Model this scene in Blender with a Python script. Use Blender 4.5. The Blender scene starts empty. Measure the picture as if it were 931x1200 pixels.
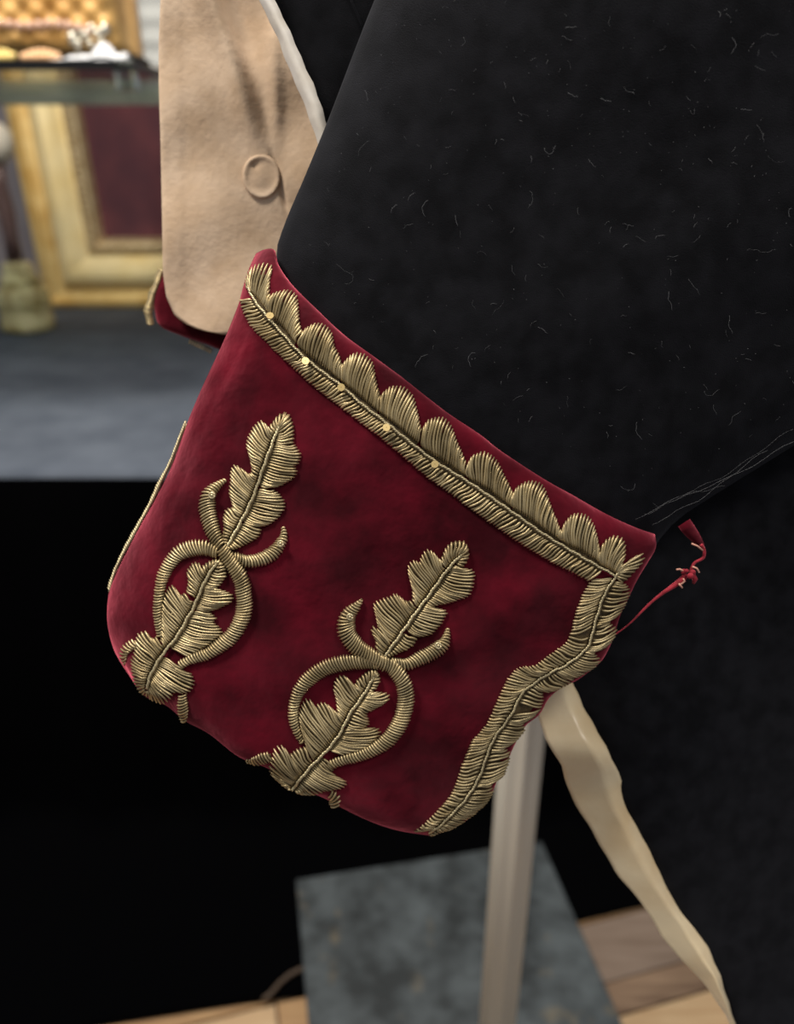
import bpy, bmesh, math, random
import numpy as np
from mathutils import Vector, Matrix
random.seed(7); np.random.seed(7)
PI = math.pi
scn = bpy.context.scene
C = scn.collection

# ---------------------------------------------------------------- camera, world, lights, exposure
H = 1.16; TH = math.radians(25); CT, ST = math.cos(TH), math.sin(TH); F = 913.0
cam_d = bpy.data.cameras.new('camera'); cam = bpy.data.objects.new('camera', cam_d); C.objects.link(cam)
cam.location = (0, 0, H); cam.rotation_euler = (PI/2-TH, 0, 0)
cam_d.sensor_fit = 'VERTICAL'; cam_d.sensor_height = 24.0; cam_d.lens = F/1200*24.0
cam_d.clip_start = 0.01; cam_d.clip_end = 50
cam_d.dof.use_dof = True; cam_d.dof.focus_distance = 0.300; cam_d.dof.aperture_fstop = 3.8
scn.camera = cam
w = bpy.data.worlds.new('world'); scn.world = w; w.use_nodes = True
w.node_tree.nodes['Background'].inputs[0].default_value = (0.90, 0.93, 1.0, 1)
w.node_tree.nodes['Background'].inputs[1].default_value = 0.30
def area(name, loc, target, size, power, col):
    l = bpy.data.lights.new(name, 'AREA'); l.energy = power; l.color = col; l.size = size; l.shape = 'DISK'
    o = bpy.data.objects.new(name, l); C.objects.link(o); o.location = loc
    o.rotation_euler = (Vector(target)-Vector(loc)).to_track_quat('-Z', 'Y').to_euler()
area('ceiling_lamp_light', (-0.75, 0.15, 2.55), (0, 0.35, 1.0), 0.35, 27, (1.0, 0.93, 0.84))
area('ceiling_lamp_light', (0.85, -0.3, 2.6), (0.1, 0.4, 1.0), 0.5, 13, (1.0, 0.95, 0.88))
area('ceiling_lamp_light', (-0.45, 1.0, 2.5), (-0.5, 1.6, 0.7), 0.4, 30, (1.0, 0.95, 0.86))
vs = scn.view_settings
vs.view_transform = 'Standard'; vs.look = 'None'; vs.gamma = 1; vs.use_curve_mapping = False
vs.exposure = 0.0

# ---------------------------------------------------------------- positions
def P(px, py, d):
    """world point seen at (px,py) of the 931x1200 frame, d metres along the camera axis"""
    u = (px-465.5)/F; v = (py-600)/F
    return Vector((u*d, d*(CT-v*ST), H-d*(ST+v*CT)))
def W(px, py, Y):
    v = (py-600)/F
    return P(px, py, Y/(CT-v*ST))
def G(px, py, z=0.0):
    v = (py-600)/F
    return P(px, py, (H-z)/(ST+v*CT))
def plane(px, py):           # mean depth of the hanging coat (it hangs plumb, the lens looks down)
    return 0.300 + 0.00006*(py-600)

# ---------------------------------------------------------------- materials
def srgb(r, g, b):
    f = lambda c: ((c/255+0.055)/1.055)**2.4 if c > 10 else c/255/12.92
    return (f(r), f(g), f(b), 1)
def mat(name, col, rough=0.7, metal=0.0, col2=None, nscale=20.0, detail=4.0, bump=0.0, bscale=200.0, bdist=0.001,
        sheen=0.0, sheen_col=(1, 1, 1, 1), sheen_rough=0.4, spec=0.5, island=0.0, ramp=(0.35, 0.65), coat=0.0, trans=0.0, aniso=None, sheen_noise=False):
    m = bpy.data.materials.new(name); m.use_nodes = True
    nt = m.node_tree; N = nt.nodes; L = nt.links; b = N['Principled BSDF']
    tc = N.new('ShaderNodeTexCoord')
    src = tc.outputs['Object']
    if aniso:
        mp = N.new('ShaderNodeMapping'); mp.inputs['Scale'].default_value = aniso; L.new(src, mp.inputs['Vector']); src = mp.outputs['Vector']
    b.inputs['Base Color'].default_value = col; b.inputs['Roughness'].default_value = rough
    b.inputs['Metallic'].default_value = metal; b.inputs['Specular IOR Level'].default_value = spec
    b.inputs['Sheen Weight'].default_value = sheen; b.inputs['Sheen Tint'].default_value = sheen_col
    b.inputs['Sheen Roughness'].default_value = sheen_rough; b.inputs['Coat Weight'].default_value = coat
    b.inputs['Transmission Weight'].default_value = trans
    cur = None
    if col2:
        n = N.new('ShaderNodeTexNoise'); n.inputs['Scale'].default_value = nscale; n.inputs['Detail'].default_value = detail
        L.new(src, n.inputs['Vector'])
        r = N.new('ShaderNodeValToRGB'); r.color_ramp.elements[0].position = ramp[0]; r.color_ramp.elements[1].position = ramp[1]
        r.color_ramp.elements[0].color = col; r.color_ramp.elements[1].color = col2
        L.new(n.outputs['Fac'], r.inputs['Fac']); cur = r.outputs['Color']
    if island:
        g = N.new('ShaderNodeNewGeometry')
        hs = N.new('ShaderNodeHueSaturation')
        mr = N.new('ShaderNodeMapRange'); mr.inputs['To Min'].default_value = 1-island; mr.inputs['To Max'].default_value = 1+island
        L.new(g.outputs['Random Per Island'], mr.inputs['Value']); L.new(mr.outputs['Result'], hs.inputs['Value'])
        if cur: L.new(cur, hs.inputs['Color'])
        else: hs.inputs['Color'].default_value = col
        cur = hs.outputs['Color']
    if cur: L.new(cur, b.inputs['Base Color'])
    if bump:
        n2 = N.new('ShaderNodeTexNoise'); n2.inputs['Scale'].default_value = bscale; n2.inputs['Detail'].default_value = 3
        L.new(src, n2.inputs['Vector'])
        bp = N.new('ShaderNodeBump'); bp.inputs['Strength'].default_value = bump; bp.inputs['Distance'].default_value = bdist
        L.new(n2.outputs['Fac'], bp.inputs['Height']); L.new(bp.outputs['Normal'], b.inputs['Normal'])
    if sheen_noise:
        n3 = N.new('ShaderNodeTexNoise'); n3.inputs['Scale'].default_value = 38; n3.inputs['Detail'].default_value = 5
        L.new(src, n3.inputs['Vector'])
        r3 = N.new('ShaderNodeMapRange'); r3.inputs['From Min'].default_value = 0.35; r3.inputs['From Max'].default_value = 0.7
        r3.inputs['To Min'].default_value = sheen*0.45; r3.inputs['To Max'].default_value = sheen*1.5
        L.new(n3.outputs['Fac'], r3.inputs['Value']); L.new(r3.outputs['Result'], b.inputs['Sheen Weight'])
    return m
M = {}
M['velvet'] = mat('crimson_velvet', srgb(46, 0, 7), 0.9, col2=srgb(104, 10, 30), nscale=42, detail=10, ramp=(0.36, 0.80), bump=0.55, bscale=75, bdist=0.003,
                  sheen=0.85, sheen_col=srgb(255, 120, 140), sheen_rough=0.45, spec=0.1, sheen_noise=True)
M['wool'] = mat('black_wool', srgb(12, 12, 14), 0.95, col2=srgb(24, 24, 27), nscale=90, detail=9, bump=0.6, bscale=2400, bdist=0.0004,
                sheen=0.06, sheen_col=srgb(190, 195, 215), sheen_rough=0.5, spec=0.1)
M['gold'] = mat('tarnished_gold_wire', srgb(156, 137, 98), 0.42, 0.55, col2=srgb(198, 179, 136), nscale=90, island=0.28, bump=0.3, bscale=2500, bdist=0.0002)
M['pad'] = mat('gold_padding', srgb(62, 48, 26), 0.8, 0.1, col2=srgb(100, 82, 50), nscale=500, bump=0.5, bscale=1500, bdist=0.0004)
M['cordm'] = mat('twisted_gold_cord', srgb(205, 190, 150), 0.4, 0.5, island=0.1)
M['sequin'] = mat('gold_sequin', srgb(235, 205, 140), 0.3, 0.6)
M['linen'] = mat('beige_linen', srgb(197, 168, 137), 0.9, col2=srgb(216, 189, 160), nscale=60, bump=0.35, bscale=260, bdist=0.0012, sheen=0.1, detail=8)
M['silk'] = mat('cream_silk', srgb(216, 188, 144), 0.34, col2=srgb(232, 212, 174), nscale=30, bump=0.2, bscale=120, bdist=0.0012, sheen=0.2)
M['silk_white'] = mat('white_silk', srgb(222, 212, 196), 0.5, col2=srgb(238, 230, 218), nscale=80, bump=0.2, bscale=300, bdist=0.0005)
M['thread'] = mat('red_thread', srgb(120, 8, 26), 0.8, col2=srgb(165, 32, 50), nscale=300, sheen=0.4, sheen_col=srgb(255, 150, 160))
M['threadlight'] = mat('pale_frayed_thread', srgb(205, 150, 130), 0.8)
M['lint'] = mat('pale_lint', srgb(110, 110, 112), 0.9)
M['slate'] = mat('mottled_slate', srgb(34, 39, 41), 0.65, col2=srgb(80, 87, 90), nscale=19, detail=9, bump=0.3, bscale=60, bdist=0.003, ramp=(0.36, 0.68))
M['pole'] = mat('brushed_steel', srgb(226, 222, 208), 0.45, 0.1)
M['drape'] = mat('black_drape', srgb(2, 2, 3), 0.95, spec=0.03)
M['cover'] = mat('blue_grey_cloth', srgb(76, 82, 92), 0.95, col2=srgb(90, 96, 106), nscale=12, spec=0.15)
M['gilt'] = mat('gilt_wood', srgb(196, 158, 88), 0.42, 0.45, col2=srgb(222, 194, 130), nscale=14, bump=0.2, bscale=60, bdist=0.003)
M['gilt_lit'] = mat('lit_gilt', srgb(232, 204, 138), 0.34, 0.5, col2=srgb(244, 222, 166), nscale=10)  # lighter copy of the gilt: the cove's lit look is put into its colour
M['gilt_orn'] = mat('gilt_ornament', srgb(176, 150, 108), 0.45, 0.7, col2=srgb(210, 190, 150), nscale=60)
M['canvas'] = mat('maroon_cloth', srgb(104, 58, 60), 0.9, col2=srgb(74, 44, 50), nscale=5, spec=0.2, sheen=0.2)
M['glass'] = mat('shelf_glass', srgb(215, 230, 226), 0.08, trans=1.0)
M['black_metal'] = mat('black_rail', srgb(12, 13, 15), 0.4, 0.3)
M['cushion'] = mat('gold_quilted_satin', srgb(176, 128, 60), 0.5, 0.1, col2=srgb(204, 160, 92), nscale=14, sheen=0.2)
M['pearl'] = mat('pearl', srgb(196, 158, 136), 0.25, 0.1, coat=0.6)
M['lace'] = mat('white_lace', srgb(205, 206, 208), 0.8)
M['silver'] = mat('silver_ornament', srgb(205, 200, 185), 0.25, 0.9)
M['yellow'] = mat('yellow_beads', srgb(224, 196, 120), 0.5)
M['peach'] = mat('peach_beads', srgb(222, 176, 130), 0.5)
M['brass_glass'] = mat('amber_crystal', srgb(170, 150, 92), 0.25, 0.2, col2=srgb(222, 208, 156), nscale=26, coat=0.5)
M['stem'] = mat('brown_wood_stem', srgb(84, 62, 58), 0.5)
M['ball'] = mat('ivory_knob', srgb(190, 182, 165), 0.4)
M['wall'] = mat('grey_wall', srgb(128, 120, 124), 0.9, col2=srgb(140, 134, 136), nscale=3)
M['plaster'] = mat('white_plaster', srgb(168, 168, 164), 0.8)
M['cable'] = mat('brown_cable', srgb(78, 62, 48), 0.6)

# ---------------------------------------------------------------- helpers
def mesh_obj(name, verts, faces, m, parent=None, smooth=True, mats=None, fmat=None):
    me = bpy.data.meshes.new(name); me.from_pydata([tuple(v) for v in verts], [], faces)
    for q in (mats or [m]): me.materials.append(q)
    if fmat: me.polygons.foreach_set('material_index', fmat)
    if smooth: me.polygons.foreach_set('use_smooth', [True]*len(me.polygons))
    me.update()
    o = bpy.data.objects.new(name, me); C.objects.link(o)
    if parent: o.parent = parent
    return o
def thing(name, label, cat, group=None, loc=(0, 0, 0)):
    o = bpy.data.objects.new(name, None); C.objects.link(o); o.empty_display_size = 0.05; o.location = loc
    o['label'] = label; o['category'] = cat
    if group: o['group'] = group
    bpy.context.view_layer.update()
    return o
def under(o, parent):       # parent, keeping world coordinates of a mesh built in world space
    o.parent = parent; o.matrix_parent_inverse = Matrix.Translation(-Vector(parent.location)); return o
class MB:
    def __init__(s): s.v = []; s.f = []; s.m = []
    def add(s, vs_, fs, mi=0):
        k = len(s.v); s.v += vs_; s.f += [tuple(i+k for i in f) for f in fs]; s.m += [mi]*len(fs)
    def tube(s, pts, r, sides=6, mi=0, cap=True):
        n = len(pts); V = []
        rr = r if isinstance(r, (list, tuple)) else [r]*n
        up = None
        for i in range(n):
            t = (pts[min(i+1, n-1)]-pts[max(i-1, 0)])
            if t.length < 1e-12: t = Vector((0, 0, 1))
            t.normalize()
            if up is None: up = t.orthogonal().normalized()
            a = (up - t*up.dot(t))
            a = a.normalized() if a.length > 1e-9 else t.orthogonal().normalized()
            up = a; b = t.cross(a)
            for k in range(sides):
                q = 2*PI*k/sides; V.append(pts[i]+(a*math.cos(q)+b*math.sin(q))*rr[i])
        Fs = [(i*sides+k, i*sides+(k+1) % sides, (i+1)*sides+(k+1) % sides, (i+1)*sides+k) for i in range(n-1) for k in range(sides)]
        if cap: Fs += [tuple(range(sides))[::-1], tuple((n-1)*sides+k for k in range(sides))]
        s.add(V, Fs, mi)
    def box(s, c, sx, sy, sz, rot=0, mi=0):
        R = Matrix.Rotation(rot, 3, 'Z'); c = Vector(c)
        V = [c+R@Vector((x*sx/2, y*sy/2, z*sz/2)) for x in (-1, 1) for y in (-1, 1) for z in (-1, 1)]
        s.add(V, [(0, 1, 3, 2), (4, 6, 7, 5), (0, 4, 5, 1), (2, 3, 7, 6), (0, 2, 6, 4), (1, 5, 7, 3)], mi)
    def lathe(s, prof, c, seg=24, mi=0, flute=0, nfl=0):
        c = Vector(c); V = []
        for (r, z) in prof:
            for k in range(seg):
                q = 2*PI*k/seg; rr = r*(1-flute*abs(math.sin(q*nfl/2)) if nfl else 1)
                V.append(c+Vector((rr*math.cos(q), rr*math.sin(q), z)))
        n = len(prof)
        Fs = [(i*seg+k, i*seg+(k+1) % seg, (i+1)*seg+(k+1) % seg, (i+1)*seg+k) for i in range(n-1) for k in range(seg)]
        Fs += [tuple(range(seg))[::-1], tuple((n-1)*seg+k for k in range(seg))]
        s.add(V, Fs, mi)
    def sphere(s, c, r, seg=10, mi=0, sc=(1, 1, 1)):
        prof = [(max(1e-5, r*math.sin(PI*i/seg)), -r*math.cos(PI*i/seg)) for i in range(seg+1)]
        k = len(s.v); s.lathe(prof, (0, 0, 0), seg*2, mi)
        for i in range(k, len(s.v)):
            q = s.v[i]; s.v[i] = Vector(c)+Vector((q.x*sc[0], q.y*sc[1], q.z*sc[2]))
    def build(s, name, m, parent=None, mats=None, smooth=True):
        return mesh_obj(name, s.v, s.f, m, parent, smooth, mats, s.m if mats else None)
def bevelled(o, wd, seg=2):
    b = o.modifiers.new('bevel', 'BEVEL'); b.width = wd; b.segments = seg; return o

def cat(poly, n=None, smooth=True):
    """resample a pixel polyline to n points (Catmull-Rom), equal arc length"""
    p = [np.array(q, float) for q in poly]
    if smooth and len(p) > 2:
        out = []
        for i in range(len(p)-1):
            p0 = p[max(i-1, 0)]; p1 = p[i]; p2 = p[i+1]; p3 = p[min(i+2, len(p)-1)]
            for k in range(8):
                t = k/8
                out.append(0.5*((2*p1)+(-p0+p2)*t+(2*p0-5*p1+4*p2-p3)*t*t+(-p0+3*p1-3*p2+p3)*t**3))
        out.append(p[-1]); p = out
    a = np.array(p); seg = np.linalg.norm(np.diff(a, axis=0), axis=1); s = np.concatenate([[0], np.cumsum(seg)])
    if n is None: return a, s
    t = np.linspace(0, s[-1], n)
    return np.stack([np.interp(t, s, a[:, k]) for k in range(a.shape[1])], 1)
class Line:
    def __init__(s, poly, smooth=True): s.a, s.s = cat(poly, None, smooth); s.len = s.s[-1]
    def at(s, t): return np.array([np.interp(t, s.s, s.a[:, k]) for k in range(s.a.shape[1])])
    def proj(s, q):
        d = np.hypot(s.a[:, 0]-q[0], s.a[:, 1]-q[1]); i = int(np.argmin(d)); return s.s[i], d[i]
    def tan(s, t):
        a = s.at(min(t+1.5, s.len))-s.at(max(t-1.5, 0)); return a/(np.linalg.norm(a)+1e-9)

# ================================================================ THE COAT
coat = thing('uniform_coat', 'black wool coat with crimson velvet cuff embroidered in gold oak leaves', 'coat', None, P(700, 300, 0.35))
def part(name, mb_or_args, m=None, parent=coat, **k):
    if isinstance(mb_or_args, MB):
        o = mb_or_args.build(name, m, None, **k)
    else:
        o = mesh_obj(name, *mb_or_args, m, None, **k)
    if parent is coat: under(o, coat)
    else: o.parent = parent; o.matrix_parent_inverse = parent.matrix_parent_inverse.copy() if False else Matrix.Identity(4)
    return o

# ---- cuff surface : four edges, filled between
TOP = [(300, 297), (311, 292), (322, 293), (326, 309), (342, 333), (372, 363), (403, 392), (440, 419), (485, 452), (524, 482), (562, 508), (584, 526), (634, 559), (673, 581), (712, 603), (745, 618), (768, 626)]
BOT = [(149, 788), (169, 815), (195, 827), (217, 845), (245, 860), (280, 887), (315, 901), (345, 922), (377, 934), (409, 951), (440, 965), (470, 974), (503, 979)]
LEF = [(300, 297), (291, 317), (284, 340), (279, 358), (262, 400), (236, 456), (217, 502), (201, 546), (180, 588), (157, 629), (134, 676), (127, 698), (126, 730), (134, 762), (149, 788)]
RIG = [(768, 626), (769, 642), (759, 660), (747, 680), (735, 705), (727, 722), (720, 745), (712, 764), (702, 778), (677, 797), (660, 805), (644, 818), (632, 838), (616, 851), (602, 876), (592, 900), (584, 913), (576, 930), (556, 954), (530, 971), (503, 979)]
def prof(u):
    a = min(u/0.42, 1.0); z = 0.026*math.sqrt(max(0, 1-(1-a)**2))
    if u > 0.6: z -= 0.010*((u-0.6)/0.4)**2
    return z
def cuff_depth(u, v, px, py):
    d = plane(px, py)+0.026-prof(u)
    d += 0.006*(1-math.sqrt(max(0, 1-(1-min((1-v)/0.06, 1))**2)))
    d += 0.0050*(1-math.sqrt(max(0, 1-(1-min(v/0.05, 1))**2)))
    d += 0.0025*(1-math.sqrt(max(0, 1-(1-min((1-u)/0.03, 1))**2)))
    env = math.sin(PI*min(1, max(0, v)))**0.5*min(1, (1-u)*6)*min(1, u*6)
    d += env*(0.0012*math.sin(px*0.021+py*0.013+1)+0.0008*math.sin(px*0.045-py*0.03)+0.0007*math.sin(py*0.05+px*0.01))
    # soft crease near the right hand border
    t = (px-560)*0.55+(py-740)*0.84
    d -= env*0.0016*math.exp(-(t/22)**2)
    return d
NU, NV = 110, 110
us = np.array([0.5-0.5*math.cos(PI*i/(NU-1)) for i in range(NU)]); us = us*0.6+np.linspace(0, 1, NU)*0.4
vs2 = np.array([0.5-0.5*math.cos(PI*i/(NV-1)) for i in range(NV)]); vs2 = vs2*0.6+np.linspace(0, 1, NV)*0.4
def coons(us_, vs_):
    lt, lb, ll, lr = Line(TOP), Line(BOT), Line(LEF), Line(RIG)
    out = np.zeros((len(vs_), len(us_), 2))
    T = [lt.at(u*lt.len) for u in us_]; B = [lb.at(u*lb.len) for u in us_]
    L_ = [ll.at(v*ll.len) for v in vs_]; R = [lr.at(v*lr.len) for v in vs_]
    c00, c10, c01, c11 = T[0], T[-1], B[0], B[-1]
    for j, v in enumerate(vs_):
        for i, u in enumerate(us_):
            out[j, i] = (1-v)*T[i]+v*B[i]+(1-u)*L_[j]+u*R[j]-((1-u)*(1-v)*c00+u*(1-v)*c10+(1-u)*v*c01+u*v*c11)
    return out
lt0, lb0 = Line(TOP), Line(BOT)
grid = coons(us, vs2)
# raster of the cuff depth for placing the embroidery
fine_u = np.linspace(0, 1, 260); fine_v = np.linspace(0, 1, 260)
fg = coons(fine_u, fine_v)
RS = 4; RW, RH = 931//RS+2, 1200//RS+2
acc = np.zeros((RH, RW)); cnt = np.zeros((RH, RW))
for j, v in enumerate(fine_v):
    for i, u in enumerate(fine_u):
        x, y = fg[j, i]; d = cuff_depth(u, v, x, y)
        a, b = int(y/RS+0.5), int(x/RS+0.5)
        if 0 <= a < RH and 0 <= b < RW: acc[a, b] += d; cnt[a, b] += 1
ras = np.where(cnt > 0, acc/np.maximum(cnt, 1), np.nan)
for _ in range(14):
    bad = np.isnan(ras)
    if not bad.any(): break
    pad = np.pad(ras, 1, constant_values=np.nan)
    st = np.stack([pad[1+dy:1+dy+RH, 1+dx:1+dx+RW] for dy in (-1, 0, 1) for dx in (-1, 0, 1)])
    ok = ~np.isnan(st); sm = np.where(ok, st, 0).sum(0); c_ = ok.sum(0)
    ras = np.where(bad & (c_ > 0), sm/np.maximum(c_, 1), ras)
ras = np.where(np.isnan(ras), np.nanmax(ras), ras)
def D(px, py):
    x = min(max(px/RS, 0), RW-1.001); y = min(max(py/RS, 0), RH-1.001)
    i, j = int(x), int(y); a, b = x-i, y-j
    return (ras[j, i]*(1-a)+ras[j, i+1]*a)*(1-b)+(ras[j+1, i]*(1-a)+ras[j+1, i+1]*a)*b
def S(px, py, lift=0.0):
    return P(px, py, D(px, py)-lift)

# closed cuff: front sheet, back sheet a little behind, inner walls
V = []; Fc = []
for j, v in enumerate(vs2):
    for i, u in enumerate(us):
        x, y = grid[j, i]; V.append(P(x, y, cuff_depth(u, v, x, y)))
nb = len(V)
for j, v in enumerate(vs2):
    for i, u in enumerate(us):
        x, y = grid[j, i]
        cx, cy = grid[NV//2, NU//2]
        k = 0.985
        x2, y2 = cx+(x-cx)*k, cy+(y-cy)*k
        dd = cuff_depth(u, v, x, y)
        edge = min(u, 1-u, v, 1-v)
        V.append(P(x2, y2, max(dd+0.004, plane(x, y)+0.030+0.006*math.sin(PI*u)*math.sin(PI*v))))
for j in range(NV-1):
    for i in range(NU-1):
        a = j*NU+i; Fc.append((a, a+1, a+NU+1, a+NU)[::-1])
        a += nb; Fc.append((a, a+1, a+NU+1, a+NU))
for i in range(NU-1):
    for r in (0, NV-1): a = r*NU+i; Fc.append((a, a+1, a+1+nb, a+nb) if r == 0 else (a, a+nb, a+1+nb, a+1))
for j in range(NV-1):
    for c_ in (0, NU-1): a = j*NU+c_; Fc.append((a, a+nb, a+NU+nb, a+NU) if c_ == 0 else (a, a+NU, a+NU+nb, a+nb))
cuff = part('cuff', (V, Fc), M['velvet'])
cuff['label'] = 'crimson velvet cuff'
def sub(name, mb, m, mats=None):
    o = mb.build(name, m, None, mats); o.parent = cuff; o.matrix_parent_inverse = Matrix.Translation(-Vector(coat.location)).inverted() @ Matrix.Translation(-Vector(coat.location)); return o

PX = 0.300/F   # one pixel in metres on the cuff
GP = [None]
def stitch(mb, a, b, r=1.5, sag=2.0, l0=0.0009, lm=0.0018, l1=0.0004, seg=8, wob=0.6, ph=0.0, side=0.0):
    a = np.array(a); b = np.array(b); L = np.linalg.norm(b-a)
    ctrl = (a+b)/2+np.array([side*L/20.0, sag*L/20.0])
    t_ = np.linspace(0, 1, seg+1); pts = []
    w1 = random.uniform(-wob, wob)+0.9*math.sin(ph); w2 = random.uniform(-wob, wob)+0.7*math.sin(ph*0.7+2)
    nrm = np.array([-(b-a)[1], (b-a)[0]])/(L+1e-6)
    dl = random.uniform(-0.00020, 0.00025)
    for t in t_:
        q = (1-t)**2*a+2*t*(1-t)*ctrl+t*t*b
        q = q+nrm*(w1*math.sin(PI*t)+w2*math.sin(2*PI*t))*min(1, L/15)
        li = l0*(1-t)+l1*t+(lm-0.5*(l0+l1))*math.sin(PI*t)**0.8+dl
        pts.append(S(q[0], q[1], li))
    rad = [r*PX*(0.55 if i in (0, seg) else 1) for i in range(seg+1)]
    mb.tube(pts, rad, 5)
def lobe(mb, vein, outline, gap=2.6, shift=0.3, sag=2.0, pitch=2.9, mode='lin', smooth=True, side=0.0, lm=0.0016, jag=0.6):
    """satin stitches from the vein to an outline, over a dark padding"""
    o = Line(outline, smooth)
    def base(q):
        s, d = vein.proj(q); return s+shift*d
    q0, q1 = o.at(0), o.at(o.len); b0, b1 = base(q0), base(q1)
    if mode == 'lin': N = max(3, int((0.6*o.len+0.4*abs(b1-b0))/pitch))
    else: N = max(3, int(max(o.len, abs(b1-b0))/pitch))
    ph0 = random.uniform(0, 6)
    rows = []
    # for proj mode the base walks monotonically
    for i in range(N):
        t = (i+0.5)/N; e = o.at(t*o.len)
        if mode == 'lin': bs = b0+(b1-b0)*t
        else: bs = base(e)
        bs = min(max(bs, 0), vein.len)
        c = vein.at(bs); dv = e-c; L = np.linalg.norm(dv)
        if L < 3: continue
        g = min(gap, L*0.3)
        a = c+dv/L*g
        e2 = e+dv/L*random.uniform(-jag, jag)
        rows.append((a, e2, c, ph0+i*0.45))
    # padding
    V = []; Fp = []
    for k, (a, e, c, ph) in enumerate(rows):
        e_ = a+(e-a)*0.95
        m_ = (c+e_)/2+np.array([0, sag*np.linalg.norm(e_-c)/40.0])
        V += [S(c[0], c[1], 0.0004), S(m_[0], m_[1], lm*0.35), S(e_[0], e_[1], 0.0)]
    for k in range(len(rows)-1):
        for j in range(2): Fp.append((3*k+j, 3*k+j+1, 3*k+4+j, 3*k+3+j))
    mb.add(V, Fp, 1)
    for a, e, c, ph in rows: stitch(mb, a, e, sag=sag, lm=lm, ph=ph, side=side)
def rope(mb, vein, r=1.15, pitch=6.5, lift=0.0016, t0=0, t1=None, amp=0.75):
    t1 = vein.len if t1 is None else t1
    n = int((t1-t0)/1.1)
    for ph in (0, PI):
        pts = []
        for i in range(n+1):
            t = t0+(t1-t0)*i/n; q = vein.at(t); tg = vein.tan(t); nn = np.array([-tg[1], tg[0]])
            wv = 0.7*math.sin(t*0.31)+0.4*math.sin(t*0.83+1)
            a = 2*PI*t/pitch+ph
            q = q+nn*(amp*math.cos(a)+wv*0.6)
            pts.append(S(q[0], q[1], lift+amp*PX*math.sin(a)))
        mb.tube(pts, r*PX, 5)
def satin(mb, line, half, pitch=3.3, lean=0.25, lift=0.0022, t0=0.0, base=0.0):
    """padded satin-stitched bar along a line; half = list of half widths (px) along it"""
    ln = Line(line); n = int(ln.len/pitch); hw = np.interp(np.linspace(0, 1, n), np.linspace(0, 1, len(half)), half)
    for i in range(n):
        t = (i+0.5)/n*ln.len; q = ln.at(t); tg = ln.tan(t); nn = np.array([-tg[1], tg[0]])
        h = hw[i]+random.uniform(-0.5, 0.5); pts = []
        off = tg*h*lean
        for k in range(9):
            x = -1+2*k/8; p = q+nn*h*x+off*x+tg*1.6*(1-x*x)
            pts.append(S(p[0], p[1], base+lift*min(1, h/8)*math.sqrt(max(0, 1-x*x))))
        mb.tube(pts, [random.uniform(1.35, 1.5)*PX*(0.6 if k in (0, 8) else 1) for k in range(9)], 5)
    V = []; Fp = []
    m_ = max(6, int(ln.len/4))
    for i in range(m_+1):
        t = i/m_*ln.len; q = ln.at(t); tg = ln.tan(t); nn = np.array([-tg[1], tg[0]]); h = np.interp(i/m_, np.linspace(0, 1, len(half)), half)*0.9
        for k in range(5):
            x = -1+2*k/4; p = q+nn*h*x; V.append(S(p[0], p[1], base+(lift*0.8*min(1, h/8))*math.sqrt(max(0, 1-x*x))-0.0006))
    for i in range(m_):
        for k in range(4): a = i*5+k; Fp.append((a, a+1, a+6, a+5))
    mb.add(V, Fp, 1)
GM = [M['gold'], M['pad']]

# ---- top border
SP = [(291, 336), (297, 350), (315, 373), (334, 394), (353, 415), (376, 434), (399, 451), (425, 474), (450, 493), (481, 518), (511, 541), (545, 562), (575, 582), (608, 605), (632, 622), (654, 636), (690, 657), (722, 675)]
spine = Line(SP)
LOB = [
 [(288, 338), (289, 324), (295, 313), (303, 309), (312, 308), (319, 311), (317, 325), (316, 338), (318, 352)],
 [(318, 353), (319, 345), (326, 341), (334, 340), (342, 340), (349, 349), (350, 362), (351, 375), (354, 388)],
 [(354, 389), (362, 382), (372, 379), (382, 381), (389, 390), (392, 404), (397, 415), (401, 428)],
 [(401, 428), (409, 418), (418, 413), (429, 416), (437, 425), (440, 440), (443, 453), (447, 465)],
 [(447, 465), (453, 456), (462, 452), (473, 453), (483, 462), (489, 478), (492, 493), (495, 504)],
 [(495, 505), (500, 494), (509, 489), (519, 489), (529, 498), (536, 516), (543, 533), (547, 541)],
 [(548, 545), (553, 535), (562, 530), (571, 530), (581, 537), (588, 549), (595, 563), (602, 580)],
 [(602, 582), (606, 571), (616, 565), (628, 564), (638, 571), (646, 592), (652, 607), (658, 622)],
 [(658, 624), (663, 611), (671, 603), (682, 601), (693, 608), (699, 622), (702, 638), (704, 648)],
 [(705, 649), (708, 636), (716, 629), (724, 627), (732, 633), (734, 647), (731, 658), (727, 666)],
 [(731, 666), (740, 656), (749, 650), (756, 650), (753, 660), (744, 671), (735, 680), (727, 684)]]
for k, l in enumerate(LOB):
    mb = MB()
    lobe(mb, spine, l, gap=5.5 if k < 9 else 3.5, shift=0.55 if k < 9 else (0.2 if k == 9 else -0.2), sag=-0.5 if k else 1.5, pitch=3.7, side=-2.2)
    sub('embroidered_scallop', mb, None, GM)
BAND = [(281, 350), (286, 368), (296, 385), (311, 400), (324, 413), (340, 428), (357, 444), (378, 461), (399, 477), (418, 492), (437, 506), (458, 523), (479, 541), (503, 561), (527, 578), (548, 594), (569, 609), (589, 623), (608, 636), (631, 650), (654, 663), (674, 673), (690, 681)]
mb = MB(); lobe(mb, spine, BAND, gap=3, shift=0.45, sag=1.4, pitch=4.0, mode='proj', lm=0.0014)
sub('embroidered_band', mb, None, GM)
mb = MB(); rope(mb, spine, r=1.0); sub('twisted_cord', mb, M['cordm'])
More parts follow.
